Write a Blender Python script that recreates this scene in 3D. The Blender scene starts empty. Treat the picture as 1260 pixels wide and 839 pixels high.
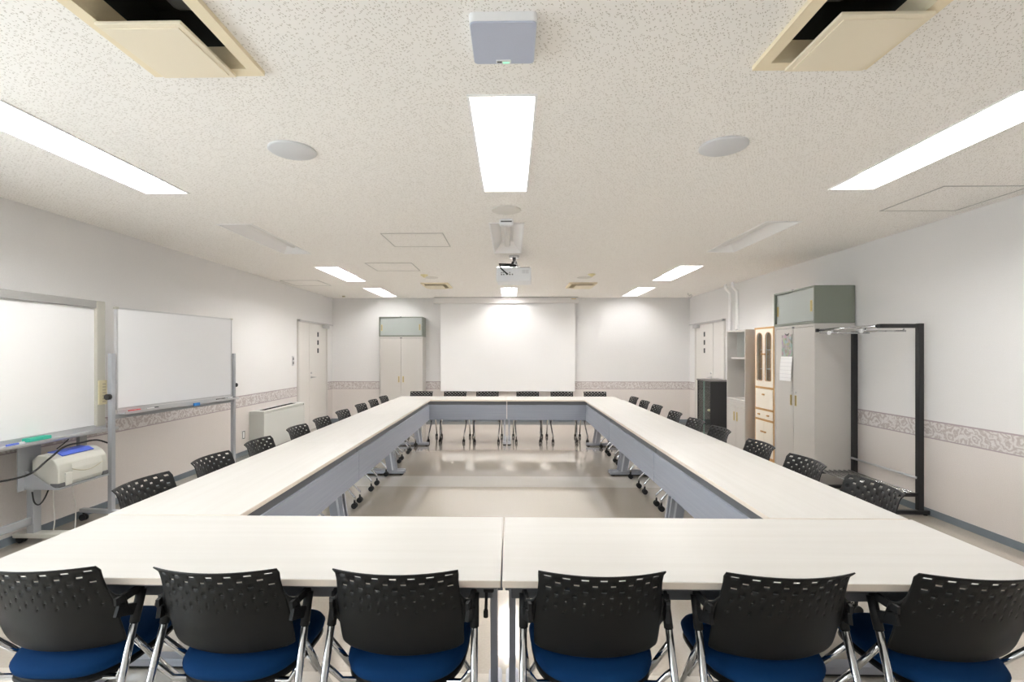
import bpy, bmesh, math, random
from mathutils import Vector, Matrix
random.seed(7)
PI = math.pi
C = bpy.context.scene.collection
R = math.radians

# ------------------------------------------------------------------ materials
def new_mat(name):
    m = bpy.data.materials.new(name); m.use_nodes = True
    nt = m.node_tree
    return m, nt, nt.nodes['Principled BSDF'], nt.nodes, nt.links

def mat(name, col, rough=0.5, metal=0.0, spec=0.5, bump=0.0, bscale=200.0, vary=0.0, vscale=120.0, sheen=0.0):
    m, nt, b, N, L = new_mat(name)
    b.inputs['Base Color'].default_value = (*col, 1)
    b.inputs['Roughness'].default_value = rough
    b.inputs['Metallic'].default_value = metal
    b.inputs['Specular IOR Level'].default_value = spec
    if sheen:
        b.inputs['Sheen Weight'].default_value = sheen
    if bump or vary:
        tc = N.new('ShaderNodeTexCoord')
        n = N.new('ShaderNodeTexNoise'); n.inputs['Scale'].default_value = bscale if bump else vscale
        n.inputs['Detail'].default_value = 3
        L.new(tc.outputs['Object'], n.inputs['Vector'])
        if bump:
            bp = N.new('ShaderNodeBump'); bp.inputs['Strength'].default_value = bump; bp.inputs['Distance'].default_value = 0.002
            L.new(n.outputs['Fac'], bp.inputs['Height']); L.new(bp.outputs['Normal'], b.inputs['Normal'])
        if vary:
            mx = N.new('ShaderNodeMix'); mx.data_type = 'RGBA'
            mx.inputs[6].default_value = (*[c*(1-vary) for c in col], 1)
            mx.inputs[7].default_value = (*[min(1, c*(1+vary)) for c in col], 1)
            L.new(n.outputs['Fac'], mx.inputs[0]); L.new(mx.outputs[2], b.inputs['Base Color'])
    return m

def emit(name, col, s):
    m, nt, b, N, L = new_mat(name)
    b.inputs['Base Color'].default_value = (*col, 1)
    b.inputs['Emission Color'].default_value = (*col, 1)
    b.inputs['Emission Strength'].default_value = s
    return m

def math_node(N, L, op, a, b=None, clamp=False):
    n = N.new('ShaderNodeMath'); n.operation = op; n.use_clamp = clamp
    for i, v in enumerate((a, b)):
        if v is None: continue
        if isinstance(v, (int, float)): n.inputs[i].default_value = v
        else: L.new(v, n.inputs[i])
    return n.outputs[0]

def mix_col(N, L, fac, a, b):
    mx = N.new('ShaderNodeMix'); mx.data_type = 'RGBA'
    for i, v in ((0, fac), (6, a), (7, b)):
        if isinstance(v, tuple): mx.inputs[i].default_value = (*v, 1)
        elif isinstance(v, (int, float)): mx.inputs[i].default_value = v
        else: L.new(v, mx.inputs[i])
    return mx.outputs[2]

def glass_mat(name, tint=(1, 1, 1), gloss=0.12):
    m = bpy.data.materials.new(name); m.use_nodes = True
    nt = m.node_tree; N = nt.nodes; L = nt.links
    N.remove(N['Principled BSDF'])
    t = N.new('ShaderNodeBsdfTransparent'); t.inputs[0].default_value = (*tint, 1)
    g = N.new('ShaderNodeBsdfGlossy'); g.inputs['Roughness'].default_value = 0.03
    mx = N.new('ShaderNodeMixShader'); mx.inputs[0].default_value = gloss
    L.new(t.outputs[0], mx.inputs[1]); L.new(g.outputs[0], mx.inputs[2])
    L.new(mx.outputs[0], N['Material Output'].inputs[0])
    return m

def ceiling_mat():
    m, nt, b, N, L = new_mat('mineral_board')
    tc = N.new('ShaderNodeTexCoord')
    flecks = None
    for rot, sc in ((0.5, (55, 150, 1)), (-0.9, (50, 140, 1)), (1.9, (60, 150, 1))):
        mp = N.new('ShaderNodeMapping'); mp.inputs['Rotation'].default_value = (0, 0, rot)
        mp.inputs['Location'].default_value = (rot*3.1, rot*1.7, 0)
        L.new(tc.outputs['Object'], mp.inputs['Vector'])
        mp2 = N.new('ShaderNodeMapping'); mp2.inputs['Scale'].default_value = sc
        L.new(mp.outputs[0], mp2.inputs['Vector'])
        v = N.new('ShaderNodeTexVoronoi'); v.voronoi_dimensions = '2D'; v.inputs['Scale'].default_value = 1.0
        L.new(mp2.outputs[0], v.inputs['Vector'])
        near = math_node(N, L, 'SUBTRACT', 0.26, v.outputs['Distance'])
        near = math_node(N, L, 'MULTIPLY', near, 8.0, True)
        sep = N.new('ShaderNodeSeparateColor'); L.new(v.outputs['Color'], sep.inputs[0])
        keep = math_node(N, L, 'GREATER_THAN', sep.outputs[0], 0.80)
        f = math_node(N, L, 'MULTIPLY', near, keep)
        flecks = f if flecks is None else math_node(N, L, 'MAXIMUM', flecks, f)
    col = mix_col(N, L, math_node(N, L, 'MULTIPLY', flecks, 0.8), (0.93, 0.912, 0.882), (0.46, 0.42, 0.36))
    L.new(col, b.inputs['Base Color'])
    n = N.new('ShaderNodeTexNoise'); n.inputs['Scale'].default_value = 160; L.new(tc.outputs['Object'], n.inputs['Vector'])
    h = math_node(N, L, 'SUBTRACT', math_node(N, L, 'MULTIPLY', n.outputs['Fac'], 0.5), flecks)
    bp = N.new('ShaderNodeBump'); bp.inputs['Strength'].default_value = 0.35; bp.inputs['Distance'].default_value = 0.003
    L.new(h, bp.inputs['Height']); L.new(bp.outputs['Normal'], b.inputs['Normal'])
    b.inputs['Roughness'].default_value = 0.95; b.inputs['Specular IOR Level'].default_value = 0.1
    return m

def wall_mat():
    """cream wallpaper above the border, a pinker one below it"""
    m, nt, b, N, L = new_mat('wallpaper')
    tc = N.new('ShaderNodeTexCoord')
    sp = N.new('ShaderNodeSeparateXYZ'); L.new(tc.outputs['Object'], sp.inputs[0])
    n = N.new('ShaderNodeTexNoise'); n.inputs['Scale'].default_value = 130; n.inputs['Detail'].default_value = 4
    L.new(tc.outputs['Object'], n.inputs['Vector'])
    up = mix_col(N, L, n.outputs['Fac'], (0.735, 0.73, 0.73), (0.81, 0.805, 0.805))
    lo = mix_col(N, L, n.outputs['Fac'], (0.655, 0.615, 0.595), (0.775, 0.735, 0.71))
    f = math_node(N, L, 'GREATER_THAN', sp.outputs[2], 0.76)
    L.new(mix_col(N, L, f, lo, up), b.inputs['Base Color'])
    bp = N.new('ShaderNodeBump'); bp.inputs['Strength'].default_value = 0.25; bp.inputs['Distance'].default_value = 0.002
    L.new(n.outputs['Fac'], bp.inputs['Height']); L.new(bp.outputs['Normal'], b.inputs['Normal'])
    b.inputs['Roughness'].default_value = 0.8; b.inputs['Specular IOR Level'].default_value = 0.2
    return m

def border_mat():
    """floral wallpaper border: lilac ground, pale blossoms, thin darker lines at both edges"""
    m, nt, b, N, L = new_mat('floral_border')
    tc = N.new('ShaderNodeTexCoord')
    sp = N.new('ShaderNodeSeparateXYZ'); L.new(tc.outputs['Object'], sp.inputs[0])
    nz = N.new('ShaderNodeTexNoise'); nz.inputs['Scale'].default_value = 22; L.new(tc.outputs['Object'], nz.inputs['Vector'])
    vm = N.new('ShaderNodeVectorMath'); vm.operation = 'MULTIPLY_ADD'
    L.new(nz.outputs['Color'], vm.inputs[0]); vm.inputs[1].default_value = (0.08, 0.08, 0.08); L.new(tc.outputs['Object'], vm.inputs[2])
    v = N.new('ShaderNodeTexVoronoi'); v.inputs['Scale'].default_value = 10; L.new(vm.outputs[0], v.inputs['Vector'])
    w = math_node(N, L, 'SINE', math_node(N, L, 'MULTIPLY', v.outputs['Distance'], 20.0))
    w = math_node(N, L, 'MULTIPLY_ADD', w, 0.5); 
    N[-1].inputs[2].default_value = 0.5
    base = mix_col(N, L, w, (0.49, 0.44, 0.43), (0.70, 0.675, 0.67))
    z = sp.outputs[2]
    e1 = math_node(N, L, 'GREATER_THAN', z, 0.826); e2 = math_node(N, L, 'LESS_THAN', z, 0.688)
    e = math_node(N, L, 'MAXIMUM', e1, e2)
    L.new(mix_col(N, L, e, base, (0.42, 0.36, 0.38)), b.inputs['Base Color'])
    b.inputs['Roughness'].default_value = 0.7; b.inputs['Specular IOR Level'].default_value = 0.2
    return m

def floor_mat():
    """polished beige sheet floor with paler bands laid across the room"""
    m, nt, b, N, L = new_mat('polished_floor')
    tc = N.new('ShaderNodeTexCoord')
    sp = N.new('ShaderNodeSeparateXYZ'); L.new(tc.outputs['Object'], sp.inputs[0])
    n = N.new('ShaderNodeTexNoise'); n.inputs['Scale'].default_value = 90; n.inputs['Detail'].default_value = 5
    L.new(tc.outputs['Object'], n.inputs['Vector'])
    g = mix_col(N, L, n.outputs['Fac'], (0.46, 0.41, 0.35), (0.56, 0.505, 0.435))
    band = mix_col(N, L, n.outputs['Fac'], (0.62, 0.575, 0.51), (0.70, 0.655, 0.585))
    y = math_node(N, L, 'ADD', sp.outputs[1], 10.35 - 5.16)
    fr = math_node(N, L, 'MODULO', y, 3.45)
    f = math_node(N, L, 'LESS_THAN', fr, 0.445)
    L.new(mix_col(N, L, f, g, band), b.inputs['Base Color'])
    b.inputs['Roughness'].default_value = 0.10; b.inputs['Specular IOR Level'].default_value = 0.6
    b.inputs['Coat Weight'].default_value = 1.0; b.inputs['Coat Roughness'].default_value = 0.03
    return m

def streak_mat(name, c1, c2, scale, rough=0.45, spec=0.4):
    m, nt, b, N, L = new_mat(name)
    tc = N.new('ShaderNodeTexCoord'); mp = N.new('ShaderNodeMapping'); mp.inputs['Scale'].default_value = scale
    L.new(tc.outputs['Object'], mp.inputs['Vector'])
    n = N.new('ShaderNodeTexNoise'); n.inputs['Scale'].default_value = 1.0; n.inputs['Detail'].default_value = 5
    L.new(mp.outputs[0], n.inputs['Vector'])
    L.new(mix_col(N, L, n.outputs['Fac'], c1, c2), b.inputs['Base Color'])
    b.inputs['Roughness'].default_value = rough; b.inputs['Specular IOR Level'].default_value = spec
    return m

def picture_mat():
    """abstract blotches of colour, like a small photo print"""
    m, nt, b, N, L = new_mat('printed_picture')
    tc = N.new('ShaderNodeTexCoord')
    v = N.new('ShaderNodeTexVoronoi'); v.inputs['Scale'].default_value = 24; L.new(tc.outputs['Object'], v.inputs['Vector'])
    n = N.new('ShaderNodeTexNoise'); n.inputs['Scale'].default_value = 14; L.new(tc.outputs['Object'], n.inputs['Vector'])
    hs = N.new('ShaderNodeHueSaturation'); hs.inputs['Saturation'].default_value = 0.55; hs.inputs['Value'].default_value = 0.6
    L.new(v.outputs['Color'], hs.inputs['Color'])
    L.new(mix_col(N, L, n.outputs['Fac'], hs.outputs[0], (0.30, 0.28, 0.24)), b.inputs['Base Color'])
    b.inputs['Roughness'].default_value = 0.4
    return m

def dates_mat():
    """white calendar sheet ruled with faint grey lines"""
    m, nt, b, N, L = new_mat('date_sheet')
    tc = N.new('ShaderNodeTexCoord'); sp = N.new('ShaderNodeSeparateXYZ'); L.new(tc.outputs['Object'], sp.inputs[0])
    f = math_node(N, L, 'LESS_THAN', math_node(N, L, 'PINGPONG', sp.outputs[2], 0.022), 0.003)
    L.new(mix_col(N, L, math_node(N, L, 'MULTIPLY', f, 0.35), (0.86, 0.86, 0.87), (0.45, 0.45, 0.5)), b.inputs['Base Color'])
    b.inputs['Roughness'].default_value = 0.6
    return m

M = dict(
    ceiling=ceiling_mat(), wall=wall_mat(), border=border_mat(), floor=floor_mat(),
    base=mat('baseboard_vinyl', (0.16, 0.19, 0.22), 0.5),
    top=streak_mat('pale_wood_laminate', (0.53, 0.512, 0.484), (0.61, 0.60, 0.58), (0.8, 26, 4), 0.42, 0.35),
    edge=mat('table_edge', (0.76, 0.68, 0.60), 0.5),
    panel=streak_mat('grey_blue_panel', (0.245, 0.27, 0.325), (0.325, 0.35, 0.41), (1.2, 40, 60), 0.5),
    beam=mat('table_beam', (0.15, 0.155, 0.17), 0.5),
    legm=mat('silver_paint', (0.42, 0.44, 0.50), 0.35, 0.4),
    legl=mat('silver_strip', (0.75, 0.77, 0.82), 0.3, 0.4),
    shell=mat('black_plastic', (0.0065, 0.0065, 0.0068), 0.5, 0, 0.3, bump=0.12, bscale=900),
    blackp=mat('arm_black_plastic', (0.011, 0.011, 0.012), 0.55, 0, 0.35),
    chrome=mat('chrome', (0.64, 0.65, 0.67), 0.10, 1.0),
    seat=mat('blue_fabric', (0.003, 0.036, 0.125), 0.9, 0, 0.15, bump=0.4, bscale=700),
    white=mat('white_paint', (0.90, 0.90, 0.90), 0.5),
    whitep=mat('white_plastic', (0.82, 0.83, 0.85), 0.35),
    reflector=mat('lamp_reflector', (0.92, 0.92, 0.925), 0.35),
    off=mat('unlit_diffuser', (0.80, 0.79, 0.78), 0.4),
    lamp=emit('lamp_glow', (1.0, 0.985, 0.96), 40.0), lampdim=emit('lamp_glow_dimmed', (1.0, 0.985, 0.97), 15.0),  # lampdim: same lamp with emission turned down for the end-wall row
    screen=mat('screen_fabric', (0.88, 0.88, 0.885), 0.9, 0, 0.1),
    case=mat('screen_case', (0.78, 0.765, 0.755), 0.45),
    cream=mat('cream_plastic', (0.85, 0.75, 0.55), 0.5),
    creamlight=mat('cream_flap', (0.86, 0.78, 0.62), 0.5),
    dark=mat('dark_cavity', (0.025, 0.025, 0.024), 0.7),
    darkg=mat('dark_grey_metal', (0.13, 0.13, 0.135), 0.6),
    blue_grey=mat('blue_grey_grille', (0.50, 0.54, 0.66), 0.7, vary=0.06, vscale=400),
    greyw=mat('grey_white_disc', (0.66, 0.67, 0.69), 0.6),
    offwhite=mat('offwhite_disc', (0.74, 0.72, 0.68), 0.7),
    yellow=mat('yellowed_plastic', (0.82, 0.75, 0.45), 0.5),
    line=mat('hatch_trim', (0.50, 0.49, 0.47), 0.5),
    door=mat('door_paint', (0.70, 0.68, 0.655), 0.45),
    doorf=mat('door_frame_paint', (0.62, 0.60, 0.575), 0.45),
    steel=mat('brushed_steel', (0.55, 0.55, 0.56), 0.35, 0.9),
    glassd=mat('dark_window', (0.06, 0.065, 0.07), 0.1),
    locker=mat('beige_enamel', (0.53, 0.51, 0.485), 0.42, vary=0.04, vscale=300),
    lockerd=mat('beige_enamel_gap', (0.16, 0.15, 0.14), 0.6),
    green=mat('sage_enamel', (0.20, 0.22, 0.185), 0.42, vary=0.05, vscale=300),
    greenl=mat('pale_sage_enamel', (0.37, 0.40, 0.385), 0.42),
    brass=mat('brass_pull', (0.62, 0.47, 0.16), 0.35, 0.7),
    brassd=mat('pull_recess', (0.30, 0.26, 0.16), 0.5),
    wood=mat('orange_pine', (0.54, 0.31, 0.12), 0.45, vary=0.12, vscale=40),
    creamw=mat('cream_laminate', (0.82, 0.77, 0.67), 0.4),
    inside=mat('brown_interior', (0.22, 0.15, 0.10), 0.7),
    glass=glass_mat('clear_glass', (0.93, 0.96, 0.95)),
    glassg=mat('green_glass_edge', (0.20, 0.36, 0.31), 0.2),
    blackc=mat('black_laminate', (0.022, 0.022, 0.023), 0.55, vary=0.1, vscale=300),
    greytop=mat('dark_grey_top', (0.15, 0.14, 0.14), 0.5),
    hvac=mat('fan_coil_enamel', (0.66, 0.675, 0.65), 0.45),
    rack=mat('black_steel', (0.012, 0.012, 0.013), 0.4),
    wbs=mat('whiteboard_enamel', (0.86, 0.875, 0.905), 0.22, 0, 0.5),
    cbs=mat('copyboard_sheet', (0.92, 0.925, 0.935), 0.4),
    alu=mat('aluminium', (0.60, 0.61, 0.63), 0.4, 0.6),
    greyf=mat('grey_frame', (0.34, 0.34, 0.335), 0.5),
    postg=mat('grey_post', (0.42, 0.44, 0.47), 0.42, 0.3),
    beigef=mat('beige_frame', (0.52, 0.51, 0.455), 0.5),
    beigek=mat('beige_keypad', (0.66, 0.60, 0.40), 0.5),
    keys=mat('keypad_keys', (0.46, 0.42, 0.30), 0.5),
    print_=mat('printer_plastic', (0.56, 0.56, 0.51), 0.45),
    printl=mat('printer_light_plastic', (0.63, 0.63, 0.585), 0.45),
    blue=mat('blue_lid', (0.09, 0.15, 0.62), 0.4),
    teal=mat('teal_eraser', (0.03, 0.42, 0.30), 0.6),
    red=mat('red_cap', (0.70, 0.04, 0.04), 0.4),
    bluec=mat('blue_clip', (0.02, 0.22, 0.62), 0.4),
    rubber=mat('rubber', (0.01, 0.01, 0.01), 0.6),
    cablew=mat('white_cable', (0.70, 0.69, 0.66), 0.5),
    led=emit('green_led', (0.30, 1.0, 0.50), 0.6),
    picture=picture_mat(), dates=dates_mat(),
    outlet=mat('outlet_dark', (0.12, 0.12, 0.12), 0.5),
    lavender=mat('foot_cover', (0.50, 0.52, 0.60), 0.4, 0.2),
)

# ------------------------------------------------------------------ geometry helpers
class MB:
    """collects shapes and links them as ONE mesh object"""
    def __init__(s): s.bm = bmesh.new()
    def box(s, x0, x1, y0, y1, z0, z1, bev=0.0, seg=2, mi=0):
        r = bmesh.ops.create_cube(s.bm, size=1.0); vs = r['verts']
        for v in vs:
            v.co = Vector((x0+(x1-x0)*(v.co.x+.5), y0+(y1-y0)*(v.co.y+.5), z0+(z1-z0)*(v.co.z+.5)))
        fs = list({f for v in vs for f in v.link_faces})
        for f in fs: f.material_index = mi
        if bev > 0:
            es = list({e for v in vs for e in v.link_edges})
            bmesh.ops.bevel(s.bm, geom=es, offset=bev, segments=seg, profile=0.5, affect='EDGES', clamp_overlap=True)
        return s
    def prism(s, pts, axis, d0, d1, mi=0, bev=0.0):
        """polygon pts in the two other axes (order xyz minus axis) extruded along axis"""
        def co(p, d):
            q = list(p); q.insert('xyz'.index(axis), d); return q
        a = [s.bm.verts.new(co(p, d0)) for p in pts]; b = [s.bm.verts.new(co(p, d1)) for p in pts]
        n = len(pts); fs = []
        fs.append(s.bm.faces.new(a)); fs.append(s.bm.faces.new(b[::-1]))
        for i in range(n): fs.append(s.bm.faces.new((a[i], b[i], b[(i+1) % n], a[(i+1) % n])))
        for f in fs: f.material_index = mi
        bmesh.ops.recalc_face_normals(s.bm, faces=fs)
        if bev > 0:
            es = list({e for f in fs for e in f.edges})
            bmesh.ops.bevel(s.bm, geom=es, offset=bev, segments=2, profile=0.5, affect='EDGES', clamp_overlap=True)
        return s
    def quad(s, *pts, mi=0):
        f = s.bm.faces.new([s.bm.verts.new(p) for p in pts]); f.material_index = mi; return s
    def cyl(s, p0, p1, r0, r1=None, n=16, mi=0):
        return s.tube([p0, p1], r0, n, r1=r1, mi=mi)
    def tube(s, path, r, n=10, r1=None, mi=0):
        P = [Vector(p) for p in path]; k = len(P); rings = []
        up = None
        for i, p in enumerate(P):
            t = (P[min(i+1, k-1)]-P[max(i-1, 0)]).normalized()
            if up is None:
                up = Vector((0, 0, 1)) if abs(t.z) < 0.9 else Vector((1, 0, 0))
            a = t.cross(up).normalized(); b = a.cross(t).normalized(); up = b
            rr = r if r1 is None else r+(r1-r)*i/(k-1)
            rings.append([s.bm.verts.new(p+a*math.cos(2*PI*j/n)*rr+b*math.sin(2*PI*j/n)*rr) for j in range(n)])
        fs = []
        for i in range(k-1):
            for j in range(n):
                f = s.bm.faces.new((rings[i][j], rings[i][(j+1) % n], rings[i+1][(j+1) % n], rings[i+1][j])); f.smooth = True; fs.append(f)
        fs.append(s.bm.faces.new(rings[0])); fs.append(s.bm.faces.new(rings[-1]))
        for f in fs: f.material_index = mi
        bmesh.ops.recalc_face_normals(s.bm, faces=fs)
        return s
    def disc_profile(s, prof, center, n=32, mi=0):
        """lathe around the vertical through center; prof = [(r, dz)]"""
        cx, cy, cz = center; rings = []; fs = []
        for r, dz in prof:
            if r <= 1e-6: rings.append([s.bm.verts.new((cx, cy, cz+dz))])
            else: rings.append([s.bm.verts.new((cx+r*math.cos(2*PI*j/n), cy+r*math.sin(2*PI*j/n), cz+dz)) for j in range(n)])
        for A, B in zip(rings, rings[1:]):
            for j in range(n):
                if len(A) == 1 and len(B) == 1: continue
                if len(A) == 1: f = s.bm.faces.new((A[0], B[j], B[(j+1) % n]))
                elif len(B) == 1: f = s.bm.faces.new((A[j], B[0], A[(j+1) % n]))
                else: f = s.bm.faces.new((A[j], B[j], B[(j+1) % n], A[(j+1) % n]))
                f.material_index = mi; f.smooth = True; fs.append(f)
        bmesh.ops.recalc_face_normals(s.bm, faces=fs)
        return s
    def holed(s, outer, inner, axis, d, th, mi=0):
        """flat plate with one hole, outlines in the two other axes, thickness th from d along axis"""
        def co(p):
            q = list(p); q.insert('xyz'.index(axis), d); return q
        es = []
        for loop in (outer, inner):
            vs = [s.bm.verts.new(co(p)) for p in loop]
            es += [s.bm.edges.new((vs[i], vs[(i+1) % len(vs)])) for i in range(len(vs))]
        r = bmesh.ops.triangle_fill(s.bm, use_beauty=True, use_dissolve=False, edges=es)
        fs = [g for g in r['geom'] if isinstance(g, bmesh.types.BMFace)]
        e = bmesh.ops.extrude_face_region(s.bm, geom=fs)
        nv = [g for g in e['geom'] if isinstance(g, bmesh.types.BMVert)]
        off = [0, 0, 0]; off['xyz'.index(axis)] = th
        bmesh.ops.translate(s.bm, verts=nv, vec=off)
        allf = list({f for v in nv for f in v.link_faces} | set(f for f in fs if f.is_valid))
        bmesh.ops.recalc_face_normals(s.bm, faces=allf)
        for f in allf: f.material_index = mi
        return s
    def build(s, name, m, parent=None, smooth=False):
        me = bpy.data.meshes.new(name)
        if smooth:
            for f in s.bm.faces: f.smooth = True
        s.bm.to_mesh(me); s.bm.free()
        for q in (m if isinstance(m, (list, tuple)) else [m]): me.materials.append(q)
        o = bpy.data.objects.new(name, me); C.objects.link(o)
        if parent: o.parent = parent
        return o

def tag(o, label, cat, group=None, kind=None):
    o['label'] = label; o['category'] = cat
    if group: o['group'] = group
    if kind: o['kind'] = kind
    return o
def thing(name, label, cat, loc=(0, 0, 0), rz=0.0, group=None):
    o = bpy.data.objects.new(name, None); C.objects.link(o)
    o.location = loc; o.rotation_euler = (0, 0, rz); o.empty_display_size = 0.1
    return tag(o, label, cat, group)
def struct(o, label, cat='wall'):
    o['kind'] = 'structure'; o['label'] = label; o['category'] = cat; return o
kids = {}
def children_of(o): return [c for c in bpy.data.objects if c.parent == o]
def dup(root, loc, rz, label, group=None):
    def cp(o, parent):
        c = o.copy(); C.objects.link(c)
        if parent is not None: c.parent = parent
        for ch in children_of(o): cp(ch, c)
        return c
    src = children_of(root)
    r = root.copy(); C.objects.link(r)
    for ch in src: cp(ch, r)
    r.location = loc; r.rotation_euler = (0, 0, rz); r['label'] = label
    if group: r['group'] = group
    return r

# ------------------------------------------------------------------ room
XL, XR, YB, YF, H = -3.74, 3.685, 10.05, -1.6, 2.572
ROW_Y = [None, 2.135, 4.235, 6.365, 8.455]; LLEN = 1.28; LW = 0.315
COL_X = dict(left=-2.455, centre=-0.04, right=2.365)
lights = []        # (x, y0, lit, column, row)
for r, y in enumerate(ROW_Y):
    for c in ('left', 'centre', 'right'):
        if y is None: continue
        lights.append((COL_X[c], y, r != 2, c, r))
ACS = [(-1.225, 1.345, 'L'), (1.185, 1.345, 'R'), (-1.25, 7.83, 'L'), (1.17, 7.85, 'R')]   # centre x, near y
ACW, ACL = 0.45, 0.60
opens = [(x-LW/2+.006, x+LW/2-.006, y+.006, y+LLEN-.006) for x, y, *_ in lights]
opens += [(x-ACW/2+.04, x+ACW/2-.04, y+.04, y+ACL-.04) for x, y, _ in ACS]
mb = MB()
xs = sorted({XL, XR} | {v for o in opens for v in o[:2]}); ys = sorted({YF, YB} | {v for o in opens for v in o[2:]})
vg = {}
def cv(x, y):
    if (x, y) not in vg: vg[(x, y)] = mb.bm.verts.new((x, y, H))
    return vg[(x, y)]
for x0, x1 in zip(xs, xs[1:]):
    for y0, y1 in zip(ys, ys[1:]):
        mx, my = (x0+x1)/2, (y0+y1)/2
        if any(o[0] < mx < o[1] and o[2] < my < o[3] for o in opens): continue
        mb.bm.faces.new((cv(x0, y0), cv(x0, y1), cv(x1, y1), cv(x1, y0)))
struct(mb.build('ceiling', M['ceiling']), 'white mineral board ceiling speckled with small dark flecks', 'ceiling')
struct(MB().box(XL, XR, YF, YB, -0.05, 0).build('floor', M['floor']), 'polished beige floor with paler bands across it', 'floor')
WY0, WY1, WZ0, WZ1 = -1.15, 1.55, 0.95, 2.20
struct(MB().box(XL-.1, XL, YF, WY0, 0, H+.25).box(XL-.1, XL, WY1, YB, 0, H+.25).box(XL-.1, XL, WY0, WY1, 0, WZ0).box(XL-.1, XL, WY0, WY1, WZ1, H+.25).build('wall_left', M['wall']), 'left wall in pale wallpaper behind the whiteboards')
struct(MB().box(XR, XR+.1, YF, YB, 0, H+.25).build('wall_right', M['wall']), 'right wall in pale wallpaper behind the lockers and rack')
struct(MB().box(XL-.1, XR+.1, YB, YB+.1, 0, H+.25).build('wall_back', M['wall']), 'end wall in pale wallpaper behind the projection screen')
struct(MB().box(XL-.1, XR+.1, YF-.1, YF, 0, H+.25).build('wall_front', M['wall']), 'wall behind the camera')
wn = thing('window_1', 'wide two-pane window in the left wall beside the camera', 'window', (XL-.05, (WY0+WY1)/2, 0)); wn['kind'] = 'structure'
hwy = (WY1-WY0)/2
MB().holed([(-hwy, WZ0), (hwy, WZ0), (hwy, WZ1), (-hwy, WZ1)], [(-hwy+.05, WZ0+.05), (hwy-.05, WZ0+.05), (hwy-.05, WZ1-.05), (-hwy+.05, WZ1-.05)], 'x', -.03, .06).box(-.02, .02, -.025, .025, WZ0+.05, WZ1-.05).build('frame', M['alu'], wn)
for s_ in (-1, 1): MB().box(-.003, .003, min(s_*.025, s_*(hwy-.05)), max(s_*.025, s_*(hwy-.05)), WZ0+.05, WZ1-.05).build('pane', M['glass'], wn)
pl_ = bpy.data.lights.new('window_portal', 'AREA'); pl_.shape = 'RECTANGLE'; pl_.size = WY1-WY0; pl_.size_y = WZ1-WZ0; pl_.cycles.is_portal = True
po_ = bpy.data.objects.new('window_portal', pl_); C.objects.link(po_); po_.location = (XL-.11, (WY0+WY1)/2, (WZ0+WZ1)/2); po_.rotation_euler = (R(90), 0, R(-90))
DY0, DY1, DZ = 8.40, 9.68, 1.99
def strips(name, z0, z1, th, m, lab, cat):
    a = MB()
    a.box(XL, XL+th, YF, DY0-.03, z0, z1); a.box(XL, XL+th, DY1+.03, YB, z0, z1)
    struct(a.build(name+'_'+('left' if cat == 'baseboard' else '1'), m), lab+' along the left wall', cat)
    a = MB(); a.box(XR-th, XR, YF, DY0-.03, z0, z1); a.box(XR-th, XR, DY1+.03, YB, z0, z1)
    struct(a.build(name+'_'+('right' if cat == 'baseboard' else '2'), m), lab+' along the right wall', cat)
    a = MB(); a.box(XL+th, XR-th, YB-th, YB, z0, z1)
    struct(a.build(name+'_'+('back' if cat == 'baseboard' else '3'), m), lab+' along the end wall', cat)
strips('baseboard', 0, 0.06, 0.008, M['base'], 'slate grey vinyl baseboard', 'baseboard')
strips('trim', 0.678, 0.838, 0.0025, M['border'], 'floral wallpaper border band', 'trim')

def door(n, side):
    """double door of one narrow and one wide leaf in a side wall; local x along the wall"""
    X = XL if side == 'left' else XR
    sgn = 1 if side == 'left' else -1
    d = thing('door_%d' % n, 'pale grey door with three small windows in the %s wall' % side, 'door', (X, 0, 0)); d['kind'] = 'structure'
    def bx(name, y0, y1, z0, z1, d0, d1, m, par=d, bev=0.002):
        a, b = sorted((sgn*d0, sgn*d1)); return MB().box(a, b, y0, y1, z0, z1, bev).build(name, m, par)
    fr = MB()
    for y0, y1, z0, z1 in ((DY0-.03, DY0+.012, 0, DZ+.03), (DY1-.012, DY1+.03, 0, DZ+.03), (DY0-.03, DY1+.03, DZ-.012, DZ+.03)):
        a, b = sorted((sgn*.0, sgn*.03)); fr.box(a, b, y0, y1, z0, z1, .002)
    fr.build('frame', M['doorf'], d)
    bx('side_leaf', DY0+.014, 8.850, .01, DZ-.014, .0, .018, M['door'])
    lf = bx('door_leaf', 8.862, DY1-.014, .01, DZ-.014, .0, .018, M['door'])
    for z in (1.785, 1.63, 1.475):
        w = MB().box(*sorted((sgn*.018, sgn*.022)), 9.215, 9.275, z-.045, z+.045).build('window_pane', M['glassd'], lf)
    mb = MB(); mb.cyl((sgn*.018, 8.93, .98), (sgn*.065, 8.93, .98), .011); mb.cyl((sgn*.06, 8.925, .98), (sgn*.06, 9.06, .975), .009)
    mb.cyl((sgn*.018, 8.93, .98), (sgn*.024, 8.93, .98), .024)
    mb.build('handle', M['steel'], lf)
    MB().cyl((sgn*.018, 8.93, 1.06), (sgn*.035, 8.93, 1.06), .016).build('lock', M['steel'], lf)
    mb = MB(); mb.box(*sorted((sgn*.03, sgn*.09)), 9.44, 9.66, DZ-.075, DZ-.01, .006)
    cl = mb.build('door_closer', M['steel'], d)
    mb = MB(); mb.box(*sorted((sgn*.031, sgn*.05)), DY0-.02, 9.97, DZ+.002, DZ+.02, .002); mb.box(*sorted((sgn*.03, sgn*.062)), DY0-.035, DY0+.015, DZ-.01, DZ+.03, .003)
    mb.build('closer_rail', M['steel'], cl)
    return d
door(1, 'left'); door(2, 'right')

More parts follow.
